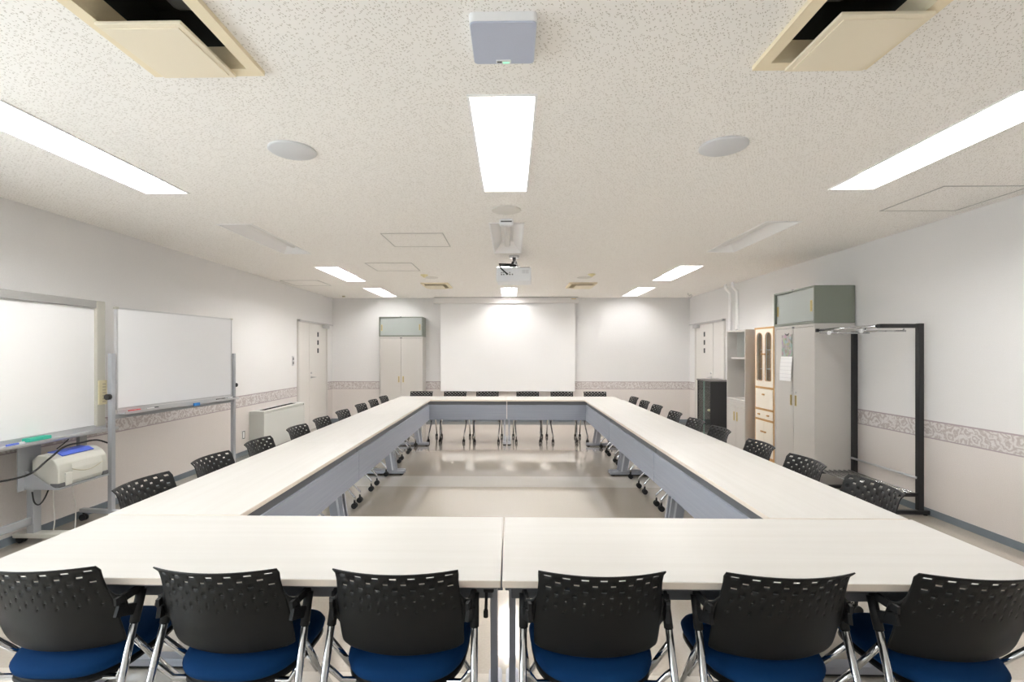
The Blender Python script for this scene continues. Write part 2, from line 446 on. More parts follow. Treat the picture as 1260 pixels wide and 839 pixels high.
# ------------------------------------------------------------------ ceiling fittings
LG = {True: 'lit recessed ceiling lights', False: 'unlit recessed ceiling lights'}
def make_light(lit):
    t = thing('ceiling_light', '', 'ceiling light', (0, 0, H))
    w, l = LW/2, LLEN/2
    mb = MB()
    mb.holed([(-w, -l), (w, -l), (w, l), (-w, l)], [(-w+.012, -l+.012), (w-.012, -l+.012), (w-.012, l-.012), (-w+.012, l-.012)], 'z', -.006, .008)
    mb.build('trim_ring', M['white'], t)
    mb = MB(); a, b, h = w-.012, l-.012, .110; ta, tb = .06, l-.10
    B = [(-a, -b, 0), (a, -b, 0), (a, b, 0), (-a, b, 0)]; T = [(-ta, -tb, h), (ta, -tb, h), (ta, tb, h), (-ta, tb, h)]
    for i in range(4): mb.quad(B[i], B[(i+1) % 4], T[(i+1) % 4], T[i])
    mb.quad(*T); mb.build('reflector', M['reflector'], t)
    mb = MB(); n = 10; r = .032
    prof = [(r*math.cos(PI+PI*j/n), .072+r*math.sin(PI+PI*j/n)) for j in range(n+1)]+[(r, .106), (-r, .106)]
    mb.prism(prof, 'y', -l+.11, l-.11)
    mb.build('lamp', M['lamp'] if lit else M['off'], t)
    return t
protos = {True: make_light(True), False: make_light(False)}
used = {True: False, False: False}
rowname = {0: 'behind the near white box', 1: 'nearest the camera', 2: 'second from the camera', 3: 'third from the camera', 4: 'nearest the end wall'}
for x, y, lit, c, r in lights:
    col = {'left': 'in the left column', 'centre': 'in the middle column', 'right': 'in the right column'}[c]
    if r == 3 and c == 'centre': lab = 'recessed ceiling light in the middle column, hidden behind the projector'  # unseen lamp on the grid, added lit to brighten the middle floor
    elif r == 0: lab = 'recessed ceiling light above the camera, %s' % col
    elif lit: lab = 'lit recessed ceiling light, %s, %s' % (col, rowname[r])
    else: lab = 'unlit recessed ceiling light with visible tube, %s' % col
    loc = (x, y+LLEN/2, H)
    if not used[lit]:
        used[lit] = True; t = protos[lit]; t.location = loc; t['label'] = lab; t['group'] = LG[lit]
    else: t = dup(protos[lit], loc, 0, lab, LG[lit])
    if r == 4:      # emission lowered in this row to soften the bright patch on the wall
        for ch in children_of(t):
            if ch.name.startswith('lamp'): ch.data = ch.data.copy(); ch.data.materials[0] = M['lampdim']

def make_ac(x, y, side, label):
    t = thing('ceiling_cassette', label, 'air conditioner', (x, y+ACL/2, H), 0, 'cream ceiling air conditioner cassettes')
    s = 1 if side == 'L' else -1
    w, l = ACW/2, ACL/2
    iw0, iw1 = -w+.048, w-.048
    mb = MB(); mb.holed([(-w, -l), (w, -l), (w, l), (-w, l)], [(iw0, -l+.05), (iw1, -l+.05), (iw1, l-.05), (iw0, l-.05)], 'z', -.018, .02)
    mb.build('grille_frame', M['cream'], t)
    # inner throat: cream collar with a dark coil box above
    mb = MB()
    for (p, q) in (((iw0, -l+.05), (iw1, -l+.05)), ((iw1, -l+.05), (iw1, l-.05)), ((iw1, l-.05), (iw0, l-.05)), ((iw0, l-.05), (iw0, -l+.05))):
        mb.quad((p[0], p[1], 0), (q[0], q[1], 0), (q[0]*.93, q[1]*.93, .06), (p[0]*.93, p[1]*.93, .06))
    mb.build('throat', M['cream'], t)
    mb = MB(); a, b = iw1*.93, (l-.05)*.93
    for (p, q) in (((-a, -b), (a, -b)), ((a, -b), (a, b)), ((a, b), (-a, b)), ((-a, b), (-a, -b))):
        mb.quad((p[0], p[1], .06), (q[0], q[1], .06), (q[0], q[1], .20), (p[0], p[1], .20))
    mb.quad((-a, -b, .2), (a, -b, .2), (a, b, .2), (-a, b, .2))
    mb.build('coil_box', M['dark'], t)
    mb = MB(); mb.box(s*.06-.06, s*.06+.06, -.12, .1, .10, .19, .02); mb.cyl((s*.12, -.2, .13), (s*.12, .2, .13), .035)
    mb.build('fan_housing', M['darkg'], t)
    # flap hinged at the far edge, dropped at its near edge
    px0, px1 = (-.178, .117) if s > 0 else (-.105, .200)
    mb = MB(); y0, y1 = (-.045 if y < 4 else -.20), l-.012
    zn, zf, th = -.026, -.0185, .012
    mb.prism([(y0, zn), (y1, zf), (y1, zf-th), (y0, zn-th)], 'x', px0, px1, bev=.003)
    k = (zf-zn)/(y1-y0)
    mb.prism([(y0+.02, zn-th+k*.02), (y1-.02, zf-th-k*.02), (y1-.02, zf-th-k*.02-.004), (y0+.02, zn-th+k*.02-.004)], 'x', px0+.02, px1-.02, bev=.0015)
    mb.build('flap', M['creamlight'], t)
    return t
for (x, y, s), lab in zip(ACS, ('cream ceiling cassette with open flap, near left corner', 'cream ceiling cassette with open flap, near right corner',
                                'distant cream ceiling cassette left of the lamp before the screen', 'distant cream ceiling cassette right of the lamp before the screen')):
    make_ac(x, y, s, lab)

# square ceiling speaker
t = thing('ceiling_speaker_box', 'square white speaker box with blue-grey grille on the ceiling', 'speaker', (-.027, 1.735, H))
def rrect(w, h, r, n=5):
    P = []
    for cx, cy, a0 in ((w-r, h-r, 0), (-w+r, h-r, 90), (-w+r, -h+r, 180), (w-r, -h+r, 270)):
        P += [(cx+r*math.cos(R(a0+90*i/n)), cy+r*math.sin(R(a0+90*i/n))) for i in range(n+1)]
    return P
MB().prism(rrect(.115, .118, .016), 'z', -.030, 0).build('body', M['whitep'], t)
g = MB().prism(rrect(.112, .115, .014), 'z', -.036, -.030).build('grille', M['blue_grey'], t)
pl = MB().box(-.030, .026, .088, .106, -.040, -.036, .001).build('badge', M['whitep'], t)
MB().box(-.004, .020, .098, .103, -.042, -.040).build('status_light', M['led'], pl)
MB().box(-.026, -.008, .092, .101, -.0415, -.040).build('badge_mark', M['outlet'], pl)
def ceiling_disc(name, label, x, y, r, dz, m, cat, group=None, prof=None):
    o = MB().disc_profile(prof or [(0, -dz), (r*.93, -dz), (r, -dz*.6), (r, 0), (0, 0)], (0, 0, 0), 40).build(name, m)
    o.location = (x, y, H); tag(o, label, cat, group); return o
ceiling_disc('ceiling_speaker', 'round grey ceiling speaker left of the near middle lamp', -1.231, 2.70, .128, .012, M['greyw'], 'speaker', 'round ceiling speakers')
ceiling_disc('ceiling_speaker', 'round grey ceiling speaker right of the near middle lamp', 1.171, 2.69, .128, .012, M['greyw'], 'speaker', 'round ceiling speakers')
ceiling_disc('ceiling_cover', 'round off-white cover plate in front of the unlit middle lamp', -.04, 3.86, .118, .008, M['offwhite'], 'cover plate')
ceiling_disc('ceiling_cover', 'pale round ceiling cover between projector and screen', -.067, 8.0, .11, .012, M['greyw'], 'cover plate')
ceiling_disc('ceiling_cover', 'flat round cover beside the left far cassette', -1.216, 7.30, .11, .006, M['offwhite'], 'cover plate')
ceiling_disc('ceiling_cover', 'flat round cover beside the right far cassette', 1.106, 7.33, .11, .006, M['offwhite'], 'cover plate')
det = [(0, -.036), (.02, -.036), (.026, -.02), (.05, -.014), (.055, 0), (0, 0)]
ceiling_disc('smoke_detector', 'small yellowed smoke detector above the left far cassette', -1.273, 7.05, .05, .03, M['yellow'], 'smoke detector', 'yellowed smoke detectors', det)
ceiling_disc('smoke_detector', 'small yellowed smoke detector above the right far cassette', 1.166, 7.03, .05, .03, M['yellow'], 'smoke detector', 'yellowed smoke detectors', det)
ceiling_disc('ceiling_nozzle', 'tiny brown ceiling fitting near the left end-wall corner', -3.36, 9.64, .03, .02, M['keys'], 'nozzle')
t = thing('ceiling_sensor', 'small rounded white sensor overlapping the unlit middle lamp', 'sensor', (-.042, 4.14, H))
MB().box(-.06, .06, -.045, .045, -.055, 0, .02, 3).build('body', M['whitep'], t, True)
MB().box(-.048, .048, -.048, -.040, -.034, -.022, .003).build('sensor_slot', M['outlet'], t)
o = MB().tube([(0, 0, 0), (0, 0, -.03), (.03, .01, -.05), (.06, .02, -.02), (.08, .02, -.05), (.05, .01, -.09), (0, 0, -.08)], .005).build('ceiling_hook', M['steel'])
o.location = (3.38, 9.3, H); tag(o, 'small bent wire hook hanging from ceiling near the right corner', 'hook')
def hatch(x0, y0, label, dirs='xy'):
    t = thing('access_hatch', label, 'access hatch', (x0, y0, H), 0, 'square ceiling access hatches')
    MB().box(.006, .594, .006, .574, -.002, 0).build('hatch_panel', M['ceiling'], t)
    MB().holed([(0, 0), (.6, 0), (.6, .58), (0, .58)], [(.008, .006), (.592, .006), (.592, .574), (.008, .574)], 'z', -.005, .006).build('hatch_frame', M['line'], t)
hatch(-1.249, 4.59, 'square ceiling access hatch left of the unlit middle lamp')
hatch(-1.86, 6.10, 'square ceiling access hatch between the two lit left lamps and projector')
hatch(-3.64, 7.54, 'square ceiling access hatch close to the left wall')
hatch(2.958, 3.36, 'square ceiling access hatch above the right wall rack')

# projector
t = thing('projector', 'white projector hanging from a ceiling mount before the screen', 'projector', (.035, 5.70, 2.25))
t.rotation_euler = (0, 0, R(-3))
MB().box(-.20, .20, -.15, .15, 0, .165, .012, 3).build('body', M['whitep'], t)
mb = MB(); mb.box(-.175, .185, -.153, -.149, .157, .163); mb.build('seam', M['outlet'], t)
mb = MB()
for i, x in enumerate((-.145, -.12, -.085, -.05, -.02)):
    mb.box(x, x+.014, -.153, -.149, .075, .088, .001)
for x in (-.145, -.125, -.05): mb.box(x, x+.012, -.153, -.149, .098, .108, .001)
mb.build('ports', M['outlet'], t)
mb = MB()
for i in range(6): mb.box(.10+i*.013, .106+i*.013, -.1525, -.149, .09, .135)
mb.build('exhaust_vent', M['alu'], t)
MB().cyl((.06, .149, .09), (.06, .175, .09), .045, n=24).build('lens', M['glassd'], t)
mb = MB(); mb.box(-.13, .13, -.05, .05, .165, .177, .003); mb.cyl((.0, 0, .177), (0, 0, .30), .022); mb.cyl((.0, 0, .295), (0, 0, .322), .06, n=24)
for x in (-.05, .05): mb.cyl((x, -.02, .17), (x*.4, 0, .26), .008)
mb.build('mount', M['chrome'], t)
mb = MB(); mb.tube([(0, -.03, .26), (-.02, -.05, .215), (-.08, -.12, .205), (-.165, -.165, .20), (-.15, -.17, .165), (-.135, -.17, .14), (-.09, -.165, .10), (-.065, -.155, .082)], .008)
mb.box(-.16, .03, -.075, -.045, .188, .206, .006)
mb.build('cable', M['rubber'], t)

# projection screen
t = thing('projection_screen', 'large white pull-down projection screen on the end wall', 'screen', (-.077, 9.93, 0))
MB().box(-1.52, 1.45, -.06, .10, 2.447, 2.562, .006).build('case', M['case'], t)
MB().box(-1.50, 1.44, -.03, .10, 2.562, H-.0005).build('mounting_bar', M['darkg'], t)
MB().box(-1.378, 1.385, .012, .015, .655, 2.449).build('screen_sheet', M['screen'], t)
MB().box(-1.378, 1.385, .004, .024, .640, .660, .004).build('weight_bar', M['whitep'], t)
MB().box(1.30, 1.40, -.064, -.06, 2.525, 2.537).build('badge', M['brass'], t)

# pipes on the right wall
for i, (y, lab) in enumerate(((7.86, 'white conduit pipe on the right wall, nearer the open cabinet'), (8.12, 'white conduit pipe on the right wall, nearer the door'))):
    o = MB().tube([(-.045, 0, 0), (-.045, 0, 2.40), (-.05, 0, 2.43), (-.115, 0, 2.50), (-.12, 0, 2.52), (-.12, 0, H)], .021, 14).build('conduit_pipe', M['white'])
    o.location = (XR, y, 0); tag(o, lab, 'pipe', 'white conduit pipes')

# ------------------------------------------------------------------ tables
TT, TL, TW = .704, 1.776, .60
def make_table():
    t = thing('folding_table', '', 'table', (0, 0, 0), 0, 'pale tables forming a rectangle')
    l, w = TL/2, TW/2
    mb = MB(); mb.box(-l+.0008, l-.0008, -w, w, TT-.024, TT, .003, 2)
    top = mb.build('tabletop', [M['top'], M['edge']], t)
    for p in top.data.polygons:
        if abs(p.normal.z) < .5: p.material_index = 1
    mb = MB(); mb.box(-l+.012, l-.012, -w+.012, -w+.05, TT-.033, TT-.024, .002); mb.box(-l+.03, l-.03, -w+.110, -w+.138, TT-.113, TT-.024, .004); mb.box(-l+.05, l-.05, -.05, .05, TT-.06, TT-.024, .003)
    mb.box(-l+.004, l-.004, w-.055, w-.030, TT-.095, TT-.024, .002)
    mb.build('frame_beam', M['beam'], t)
    mb = MB(); mb.box(-l+.003, l-.003, w-.028, w-.012, TT-.312, TT-.080, .002); mb.build('modesty_panel', M['panel'], t)
    for sx in (-1, 1):
        x = sx*(l-.034)
        mb = MB()
        def col(x0, x1, a, b, m=0):
            mb.prism([(a, TT-.06), (b, TT-.06), (b+.09, .045), (a+.09, .045)], 'x', x0, x1, mi=m)
        col(x-.013, x+.013, -.01, .052); col(x-.013, x+.013, .070, .100); col(x-.011, x+.011, .052, .070, 1)
        mb.box(x-.02, x+.02, -.06, .16, TT-.075, TT-.0605, .003)
        leg = mb.build('leg', [M['legm'], M['legl']], t)
        mb = MB(); pts = rrect(.028, w-.012, .026)
        mb.prism([(x+a, b) for a, b in pts], 'z', .016, .050, bev=.004)
        ft = mb.build('foot', M['legm'], leg)
        mb = MB()
        for yy in (-w+.05, w-.05): mb.cyl((x, yy, 0), (x, yy, .016), .022)
        mb.box(x-.026, x+.026, -w+.04, w-.04, .008, .016)
        mb.build('glides', M['rubber'], leg)
    mb = MB(); mb.box(l-.066, l-.010, -w+.090, -w+.133, TT-.070, TT-.024, .006); mb.box(l-.060, l-.025, -w+.080, -w+.12, TT-.080, TT-.045, .005)
    mb.cyl((l-.050, -w+.095, TT-.07), (l-.052, -w+.088, TT-.145), .005); mb.box(l-.060, l-.044, -w+.079, -w+.097, TT-.165, TT-.138, .005)
    mb.build('folding_lever', M['blackp'], t)
    return t
TP = make_table(); first = True
def place_table(x, y, rz, lab):
    global first
    if first:
        first = False; TP.location = (x, y, 0); TP.rotation_euler = (0, 0, rz); TP['label'] = lab
    else: dup(TP, (x, y, 0), rz, lab)
SX = -.033
place_table(SX-TL/2-.0005, 1.840, R(.05), 'pale wood table of the near row, left half')
place_table(SX+TL/2+.0035, 1.840, R(-.05), 'pale wood table of the near row, right half')
ly = 2.147
on = ('nearest the camera', 'in the middle', 'farthest from the camera')
lx = (-1.523, -1.536, -1.550); rx = (1.438, 1.437, 1.437)
for k in range(3):
    yc = ly+TL*(k+.5)+.0012*k
    place_table(lx[k], yc, R(-90+.4), 'pale wood table of the left side row, %s' % on[k])
    place_table(rx[k], yc, R(90), 'pale wood table of the right side row, %s' % on[k])
fy = ly+TL*3+.006+TW/2
place_table(-.070-TL/2, fy, PI, 'pale wood table of the far row, left half')
place_table(-.066+TL/2, fy, PI, 'pale wood table of the far row, right half')

# ------------------------------------------------------------------ chairs
def back_mesh():
    mb = MB(); bm = mb.bm
    N = 70
    holes = [(.7640, .0088, 4, 0), (.7435, .0078, 3, 1), (.7230, .0064, 3, 0), (.7025, .0054, 2, 1), (.6820, .0046, 1, 0), (.6615, .0038, 1, 1), (.6410, .0036, 1, 0)]
    zs = [.478, .480, .486, .495, .51, .53, .55, .57, .585, .60, .615, .63]
    rows = {}
    for z, h, wc, off in reversed(holes):
        zs += [z-h/2, z+h/2]; rows[len(zs)-2] = (wc, off)
    zs += [.7755, .780]
    Z0, Z1 = .478, .780
    def halfw(v):
        pts = [(0, .185), (.012, .191), (.04, .195), (.12, .197), (.2, .197), (.38, .198), (.55, .197), (.7, .190), (.85, .187), (1, .190)]
        for (a, p), (b, q) in zip(pts, pts[1:]):
            if v <= b: return p+(q-p)*(v-a)/(b-a)
        return pts[-1][1]
    def P(u, z):
        v = (z-Z0)/(Z1-Z0)
        x = u*halfw(v)
        y = .105*(1-v)**1.05 + .050*u*u
        y += -.016*max(0, v-.93)/.07*(.4+.6*u*u)
        zz = z + .003*u*u*(1-v)**2.5 + .006*(max(0, abs(u)-.88)/.12)**2*max(0, 1-v*8)
        return (x, y, zz)
    grid = [[bm.verts.new(P(-1+2*i/N, z)) for i in range(N+1)] for z in zs]
    for j in range(len(zs)-1):
        skip = set()
        if j in rows:
            wc, off = rows[j]
            ctr = [35+10*k for k in range(-3, 4)] if off == 0 else [40+10*k for k in range(-4, 4) if 0 < 40+10*k < 70]
            for c in ctr:
                s = c-wc//2
                skip |= set(range(max(1, s), min(N-1, s+wc)))
        for i in range(N):
            if i in skip: continue
            bm.faces.new((grid[j][i], grid[j][i+1], grid[j+1][i+1], grid[j+1][i]))
    for sg in (-1, 1):       # side wings that meet the frame
        ws = []
        for a in range(7):
            tt = a/6
            top = .662+.026*(1-tt)**4; bot = .592-.018*(1-tt)**4
            col = []
            for b in range(7):
                z = bot+(top-bot)*b/6
                p = P(sg, z); col.append(bm.verts.new((p[0]+sg*tt*.030, p[1]+tt*.012, z)))
            ws.append(col)
        for a in range(6):
            for b in range(6):
                q = (ws[a][b], ws[a+1][b], ws[a+1][b+1], ws[a][b+1])
                bm.faces.new(q if sg > 0 else q[::-1])
    bmesh.ops.recalc_face_normals(bm, faces=bm.faces[:])
    return mb

def make_chair():
    t = thing('conference_chair', '', 'chair', (0, 0, 0))
    o = back_mesh().build('backrest', M['shell'], t, True)
    md = o.modifiers.new('thickness', 'SOLIDIFY'); md.thickness = .004; md.offset = 0
    # cushion: super-ellipse outline, domed
    def cushion(name, m, par, z_top, z_bot, grow, dome):
        mb = MB(); bm = mb.bm; n = 40; rings = []
        lv = [(0.0, z_top+dome), (.35, z_top+dome*.9), (.7, z_top+dome*.55), (.88, z_top+dome*.15), (.96, z_top-.006), (1.0, z_top-.020), (.985, z_bot+.008), (.94, z_bot), (0.0, z_bot)]
        for k, z in lv:
            ring = []
            for j in range(n):
                a = 2*PI*j/n; c, s_ = math.cos(a), math.sin(a)
                ex = 2/3.0
                x = (.203+grow)*k*math.copysign(abs(c)**ex, c); y = (.205+grow)*k*math.copysign(abs(s_)**ex, s_)
                x *= 1+.10*(y/.205)*.6
                ring.append((x, .275+y, z-.018*max(0, y/.205)**3*(1 if k > .5 else .3) - .010*max(0, -y/.205)**2))
            rings.append([bm.verts.new(p) for p in ring] if k > 0 else [bm.verts.new((0, .275, z))])
        for A, B in zip(rings, rings[1:]):
            for j in range(n):
                if len(A) == 1: bm.faces.new((A[0], B[(j+1) % n], B[j]))
                elif len(B) == 1: bm.faces.new((A[j], A[(j+1) % n], B[0]))
                else: bm.faces.new((A[j], A[(j+1) % n], B[(j+1) % n], B[j]))
        bmesh.ops.recalc_face_normals(bm, faces=bm.faces[:])
        return mb.build(name, m, par, True)
    seat = cushion('seat', M['seat'], t, .452, .412, 0, .012)
    cushion('seat_pan', M['blackp'], seat, .412, .396, -.006, 0)
    for s in (-1, 1):
        A, B = Vector((s*.229, .165, .632)), Vector((s*.242, -.045, .075))
        leg = MB().tube([A, A.lerp(B, .5), B], .0115, 14).build('leg', M['chrome'], t)
        def caster(p, yaw, par):
            mb = MB(); x, y, _ = p; c, s_ = math.cos(yaw), math.sin(yaw)
            ax = Vector((c, s_, 0)); ctr = Vector((x, y, .026))
            for k in (-1, 1):
                mb.cyl(ctr+ax*k*.005, ctr+ax*k*.019, .026, n=20)
            mb.cyl(ctr-ax*.006, ctr+ax*.006, .012, n=12); mb.cyl((x, y, .026), (x, y, .078), .009, n=10)
            mb.build('caster', M['rubber'], par)
        caster(B, 0, leg)
        J = A.lerp(B, .22)
        F = Vector((s*.190, .488, .075))
        fl = MB().tube([J+Vector((0, .012, 0)), J.lerp(F, .5)+Vector((0, .01, 0)), F+Vector((0, 0, .03)), F], .0105, 12).build('leg', M['chrome'], t)
        caster(F, 0, fl)
        # arm: black sleeve on the rear tube, upper diagonal bar and lower joint to the wing
        mb = MB(); mb.tube([A+Vector((0, .006, .014)), A.lerp(B, .14)], .0145, 12)
        U = Vector((s*.212, .080, .645)); Vp = A+Vector((0, .012, .022))
        def bar(p, q, hw, hh):
            d = (q-p).normalized(); side = d.cross(Vector((0, 0, 1))).normalized(); up = side.cross(d)
            vs = []
            for e in (p, q):
                for a, b in ((-1, -1), (1, -1), (1, 1), (-1, 1)): vs.append(mb.bm.verts.new(e+side*a*hw+up*b*hh))
            fs = [mb.bm.faces.new([vs[i] for i in f]) for f in ((0, 1, 2, 3), (7, 6, 5, 4), (0, 4, 5, 1), (1, 5, 6, 2), (2, 6, 7, 3), (3, 7, 4, 0))]
            bmesh.ops.recalc_face_normals(mb.bm, faces=fs)
        bar(U, Vp, .005, .012); bar(Vector((s*.212, .085, .615)), A.lerp(B, .07), .006, .017)
        mb.build('arm', M['blackp'], t)
    mb = MB()
    mb.tube([(-.237, .10, .447), (-.215, .105, .425), (-.19, .12, .388), (0, .13, .384), (.19, .12, .388), (.215, .105, .425), (.237, .10, .447)], .0095, 12)
    for s in (-1, 1): mb.tube([(s*.15, .125, .386), (s*.15, .42, .384)], .009, 10); mb.tube([(s*.205, .30, .30), (s*.15, .30, .384)], .008, 10)
    mb.tube([(-.15, .38, .384), (.15, .38, .384)], .009, 10)
    mb.build('seat_support', M['chrome'], t)
    return t
CP = make_chair(); cfirst = True
def place_chair(x, y, rz, lab, group):
    global cfirst
    if cfirst:
        cfirst = False; CP.location = (x, y, 0); CP.rotation_euler = (0, 0, rz); CP['label'] = lab; CP['group'] = group
    else: dup(CP, (x, y, 0), rz, lab, group)
ORD = ('first', 'second', 'third', 'fourth', 'fifth', 'sixth', 'seventh', 'eighth', 'ninth')
G1 = 'black chairs with blue seats along the near table row'
for i, (x, a) in enumerate(((-1.455, 2), (-.897, -1), (-.349, -.5), (.271, .5), (.827, 1), (1.392, -1))):
    lab = 'black perforated-back chair with blue seat at the near table, %s from left' % ORD[i]
    place_chair(x, 1.412, R(a*.6), lab, G1)
for i, y in enumerate((2.44, 3.01, 3.58, 4.24, 4.79, 5.40, 6.07, 6.63, 7.19)):
    place_chair(-1.920-.004*i, y, R(-90+random.uniform(-1, 1)), 'black perforated-back chair at the left table side, %s from the camera' % ORD[i], 'black chairs along the left table side')
for i, y in enumerate((2.44, 2.99, 3.53, 4.20, 4.74, 5.33, 5.99, 6.54, 7.11)):
    place_chair(1.843, y, R(90+random.uniform(-1, 1)), 'black perforated-back chair at the right table side, %s from the camera' % ORD[i], 'black chairs along the right table side')
for i, x in enumerate((-1.512, -.942, -.400, .278, .847, 1.403)):
    place_chair(x, 8.178, PI+R(random.uniform(-1, 1)), 'black perforated-back chair facing the camera behind the far table, %s from left' % ORD[i], 'black chairs behind the far table row')

# ------------------------------------------------------------------ cabinets
def pull(mb_parent, x, z, h=.115, y=0.0):
    mb = MB(); mb.holed([(x-.014, z-h/2), (x+.014, z-h/2), (x+.014, z+h/2), (x-.014, z+h/2)], [(x-.009, z-h/2+.006), (x+.009, z-h/2+.006), (x+.009, z+h/2-.006), (x-.009, z+h/2-.006)], 'y', y-.005, .005)
    p = mb.build('pull', M['brass'], mb_parent)
    MB().box(x-.009, x+.009, y-.0015, y, z-h/2+.006, z+h/2-.006).build('pull_recess', M['brassd'], mb_parent)
    return p
def locker(name, lab, loc, rz, w, d, h, pz, group):
    t = thing(name, lab, 'locker', loc, rz, group)
    hw = w/2
    mb = MB(); th = .02
    mb.box(-hw, -hw+th, 0, d, .0, h, .003); mb.box(hw-th, hw, 0, d, 0, h, .003); mb.box(-hw+th, hw-th, 0, d, h-.03, h, .002)
    mb.box(-hw+th, hw-th, 0, d, .0, .05); mb.box(-hw+th, hw-th, d-.01, d, .05, h-.03)
    mb.build('body', M['locker'], t)
    MB().box(-hw+th, hw-th, .024, .028, .05, h-.03).build('door_gap', M['lockerd'], t)
    for s in (-1, 1):
        x0, x1 = (-hw+th+.002, -.0015) if s < 0 else (.0015, hw-th-.002)
        dr = MB().box(x0, x1, .004, .022, .055, h-.034, .003).build('door', M['locker'], t)
        pull(dr, s*.045, pz, .12, .004)
    mb = MB(); mb.cyl((.05, .004, pz+.095), (.05, -.003, pz+.095), .008); mb.build('lock', M['steel'], t)
    MB().box(-.022, .022, -.003, .004, h-.036, h-.018, .002).build('catch', M['darkg'], t)
    return t
def topbox(lab, loc, rz, w, d, h, group):
    t = thing('overhead_cabinet', lab, 'cabinet', loc, rz, group)
    hw = w/2; th = .022
    mb = MB(); mb.box(-hw, -hw+th, 0, d, 0, h, .003); mb.box(hw-th, hw, 0, d, 0, h, .003); mb.box(-hw+th, hw-th, 0, d, h-.02, h, .002); mb.box(-hw+th, hw-th, 0, d, 0, .028, .002); mb.box(-hw+th, hw-th, d-.01, d, .028, h-.02)
    mb.build('body', M['green'], t)
    a = MB().box(-hw+th+.001, .03, .026, .042, .03, h-.022, .002).build('sliding_door', M['greenl'], t); pull(a, -hw+.05, h*.45, .12, .026)
    b = MB().box(-.03, hw-th-.001, .006, .022, .03, h-.022, .002).build('sliding_door', M['greenl'], t); pull(b, hw-.06, h*.47, .12, .006)
    MB().box(-.02, .015, -.002, .006, h-.014, h+.004, .002).build('catch', M['darkg'], t)
    return t
locker('steel_locker', 'tall beige two-door steel locker left of the projection screen', (-2.212, 9.67, 0), 0, .876, .375, 1.757, .90, 'beige two-door steel lockers')
topbox('sage grey sliding-door cabinet atop the locker by the screen', (-2.215, 9.665, 1.7585), 0, .88, .38, .398, 'sage grey overhead cabinets')
lx0 = 3.245
locker('steel_locker', 'tall beige two-door steel locker beside the black coat rack', (lx0, 5.627, 0), R(-90), .79, XR-lx0-.01, 1.748, .885, 'beige two-door steel lockers')
topbox('sage grey sliding-door cabinet atop the locker by the rack', (lx0-.006, 5.627, 1.7495), R(-90), .80, XR-lx0-.01, .405, 'sage grey overhead cabinets')

# calendar hanging on the locker door
t = thing('hanging_calendar', 'calendar with colourful picture hanging on the beige locker door', 'calendar', (lx0-.001, 5.745, 1.36), R(-90))
MB().box(-.115, .10, -.0005, .003, .03, .285).build('picture', M['picture'], t)
mb = MB(); n = 8
prof = [(-.004-.02*math.sin(PI*i/n*.5)*(1-i/n*.2), .028-.285*i/n) for i in range(n+1)]
mb.prism([(y, z) for y, z in prof]+[(y+.003, z) for y, z in reversed(prof)], 'x', -.125, .110)
mb.build('date_sheet', M['dates'], t)
mb = MB(); mb.prism([(-.045, .30), (-.02, .272), (.02, .272), (.045, .30), (.015, .29), (-.015, .29)], 'y', -.006, -.001); mb.build('clip', M['darkg'], t)

# wooden hutch
t = thing('china_hutch', 'cream hutch with orange wood trim and arched glass doors', 'hutch', (3.26, 6.295, 0), R(-90))
w, d, h = .47, XR-3.26-.01, 1.763; hw = w/2
mb = MB()
mb.box(-hw, -hw+.022, 0, d, 0, h, .003); mb.box(hw-.022, hw, 0, d, 0, h, .003); mb.box(-hw-.004, hw+.004, -.006, d, h-.022, h, .003)
for z in (.98, .70, .565): mb.box(-hw+.022, hw-.022, -.003, d, z-.013, z+.013, .002)
mb.box(-hw+.022, hw-.022, 0, d, 0, .10); mb.build('carcass', M['wood'], t)
mb = MB(); mb.box(-hw+.022, hw-.022, d-.012, d, .1, h-.022); mb.build('back_panel', M['inside'], t)
mb = MB()
for z in (1.22, 1.47): mb.box(-hw+.022, hw-.022, .06, d-.012, z-.006, z+.006)
mb.build('shelf', M['creamw'], t)
def arch(x0, x1, z0, z1):
    r = (x1-x0)/2; c = (x0+x1)/2; P = []
    for i in range(11): P.append((c+r*math.cos(PI*i/10), z1-r+r*math.sin(PI*i/10)))
    rb = .02
    P += [(x0, z0+rb), (x0+rb*.3, z0+rb*.3), (x0+rb, z0), (x1-rb, z0), (x1-rb*.3, z0+rb*.3), (x1, z0+rb)]
    return P
for s in (-1, 1):
    x0, x1 = (-hw+.024, -.0015) if s < 0 else (.0015, hw-.024)
    mb = MB(); ar = arch(x0+.04, x1-.04, 1.075, 1.69)
    mb.holed([(x0, .996), (x1, .996), (x1, h-.024), (x0, h-.024)], ar, 'y', -.004, .018)
    dr = mb.build('door', M['creamw'], t)
    c = ((x0+x1)/2, 1.38); big = [(c[0]+(p[0]-c[0])*1.13, c[1]+(p[1]-c[1])*1.02) for p in ar]
    MB().holed(big, ar, 'y', -.008, .006).build('arch_trim', M['wood'], dr)
    MB().prism(ar, 'y', .006, .009).build('door_glass', M['glass'], dr)
    MB().box(min(s*.01, s*.05), max(s*.01, s*.05), -.022, -.004, 1.405, 1.425, .004).build('knob', M['wood'], dr)
fp = MB().box(-hw+.024, hw-.024, -.004, .014, .715, .965, .003).build('drop_front', M['creamw'], t)
MB().box(-.022, .022, -.022, -.004, .885, .905, .004).build('knob', M['wood'], fp)
dw = MB().box(-hw+.024, hw-.024, -.004, .014, .58, .685, .003).build('drawer', M['creamw'], t)
for x in (-.11, .11): MB().box(x-.022, x+.022, -.022, -.004, .622, .642, .004).build('knob', M['wood'], dw)
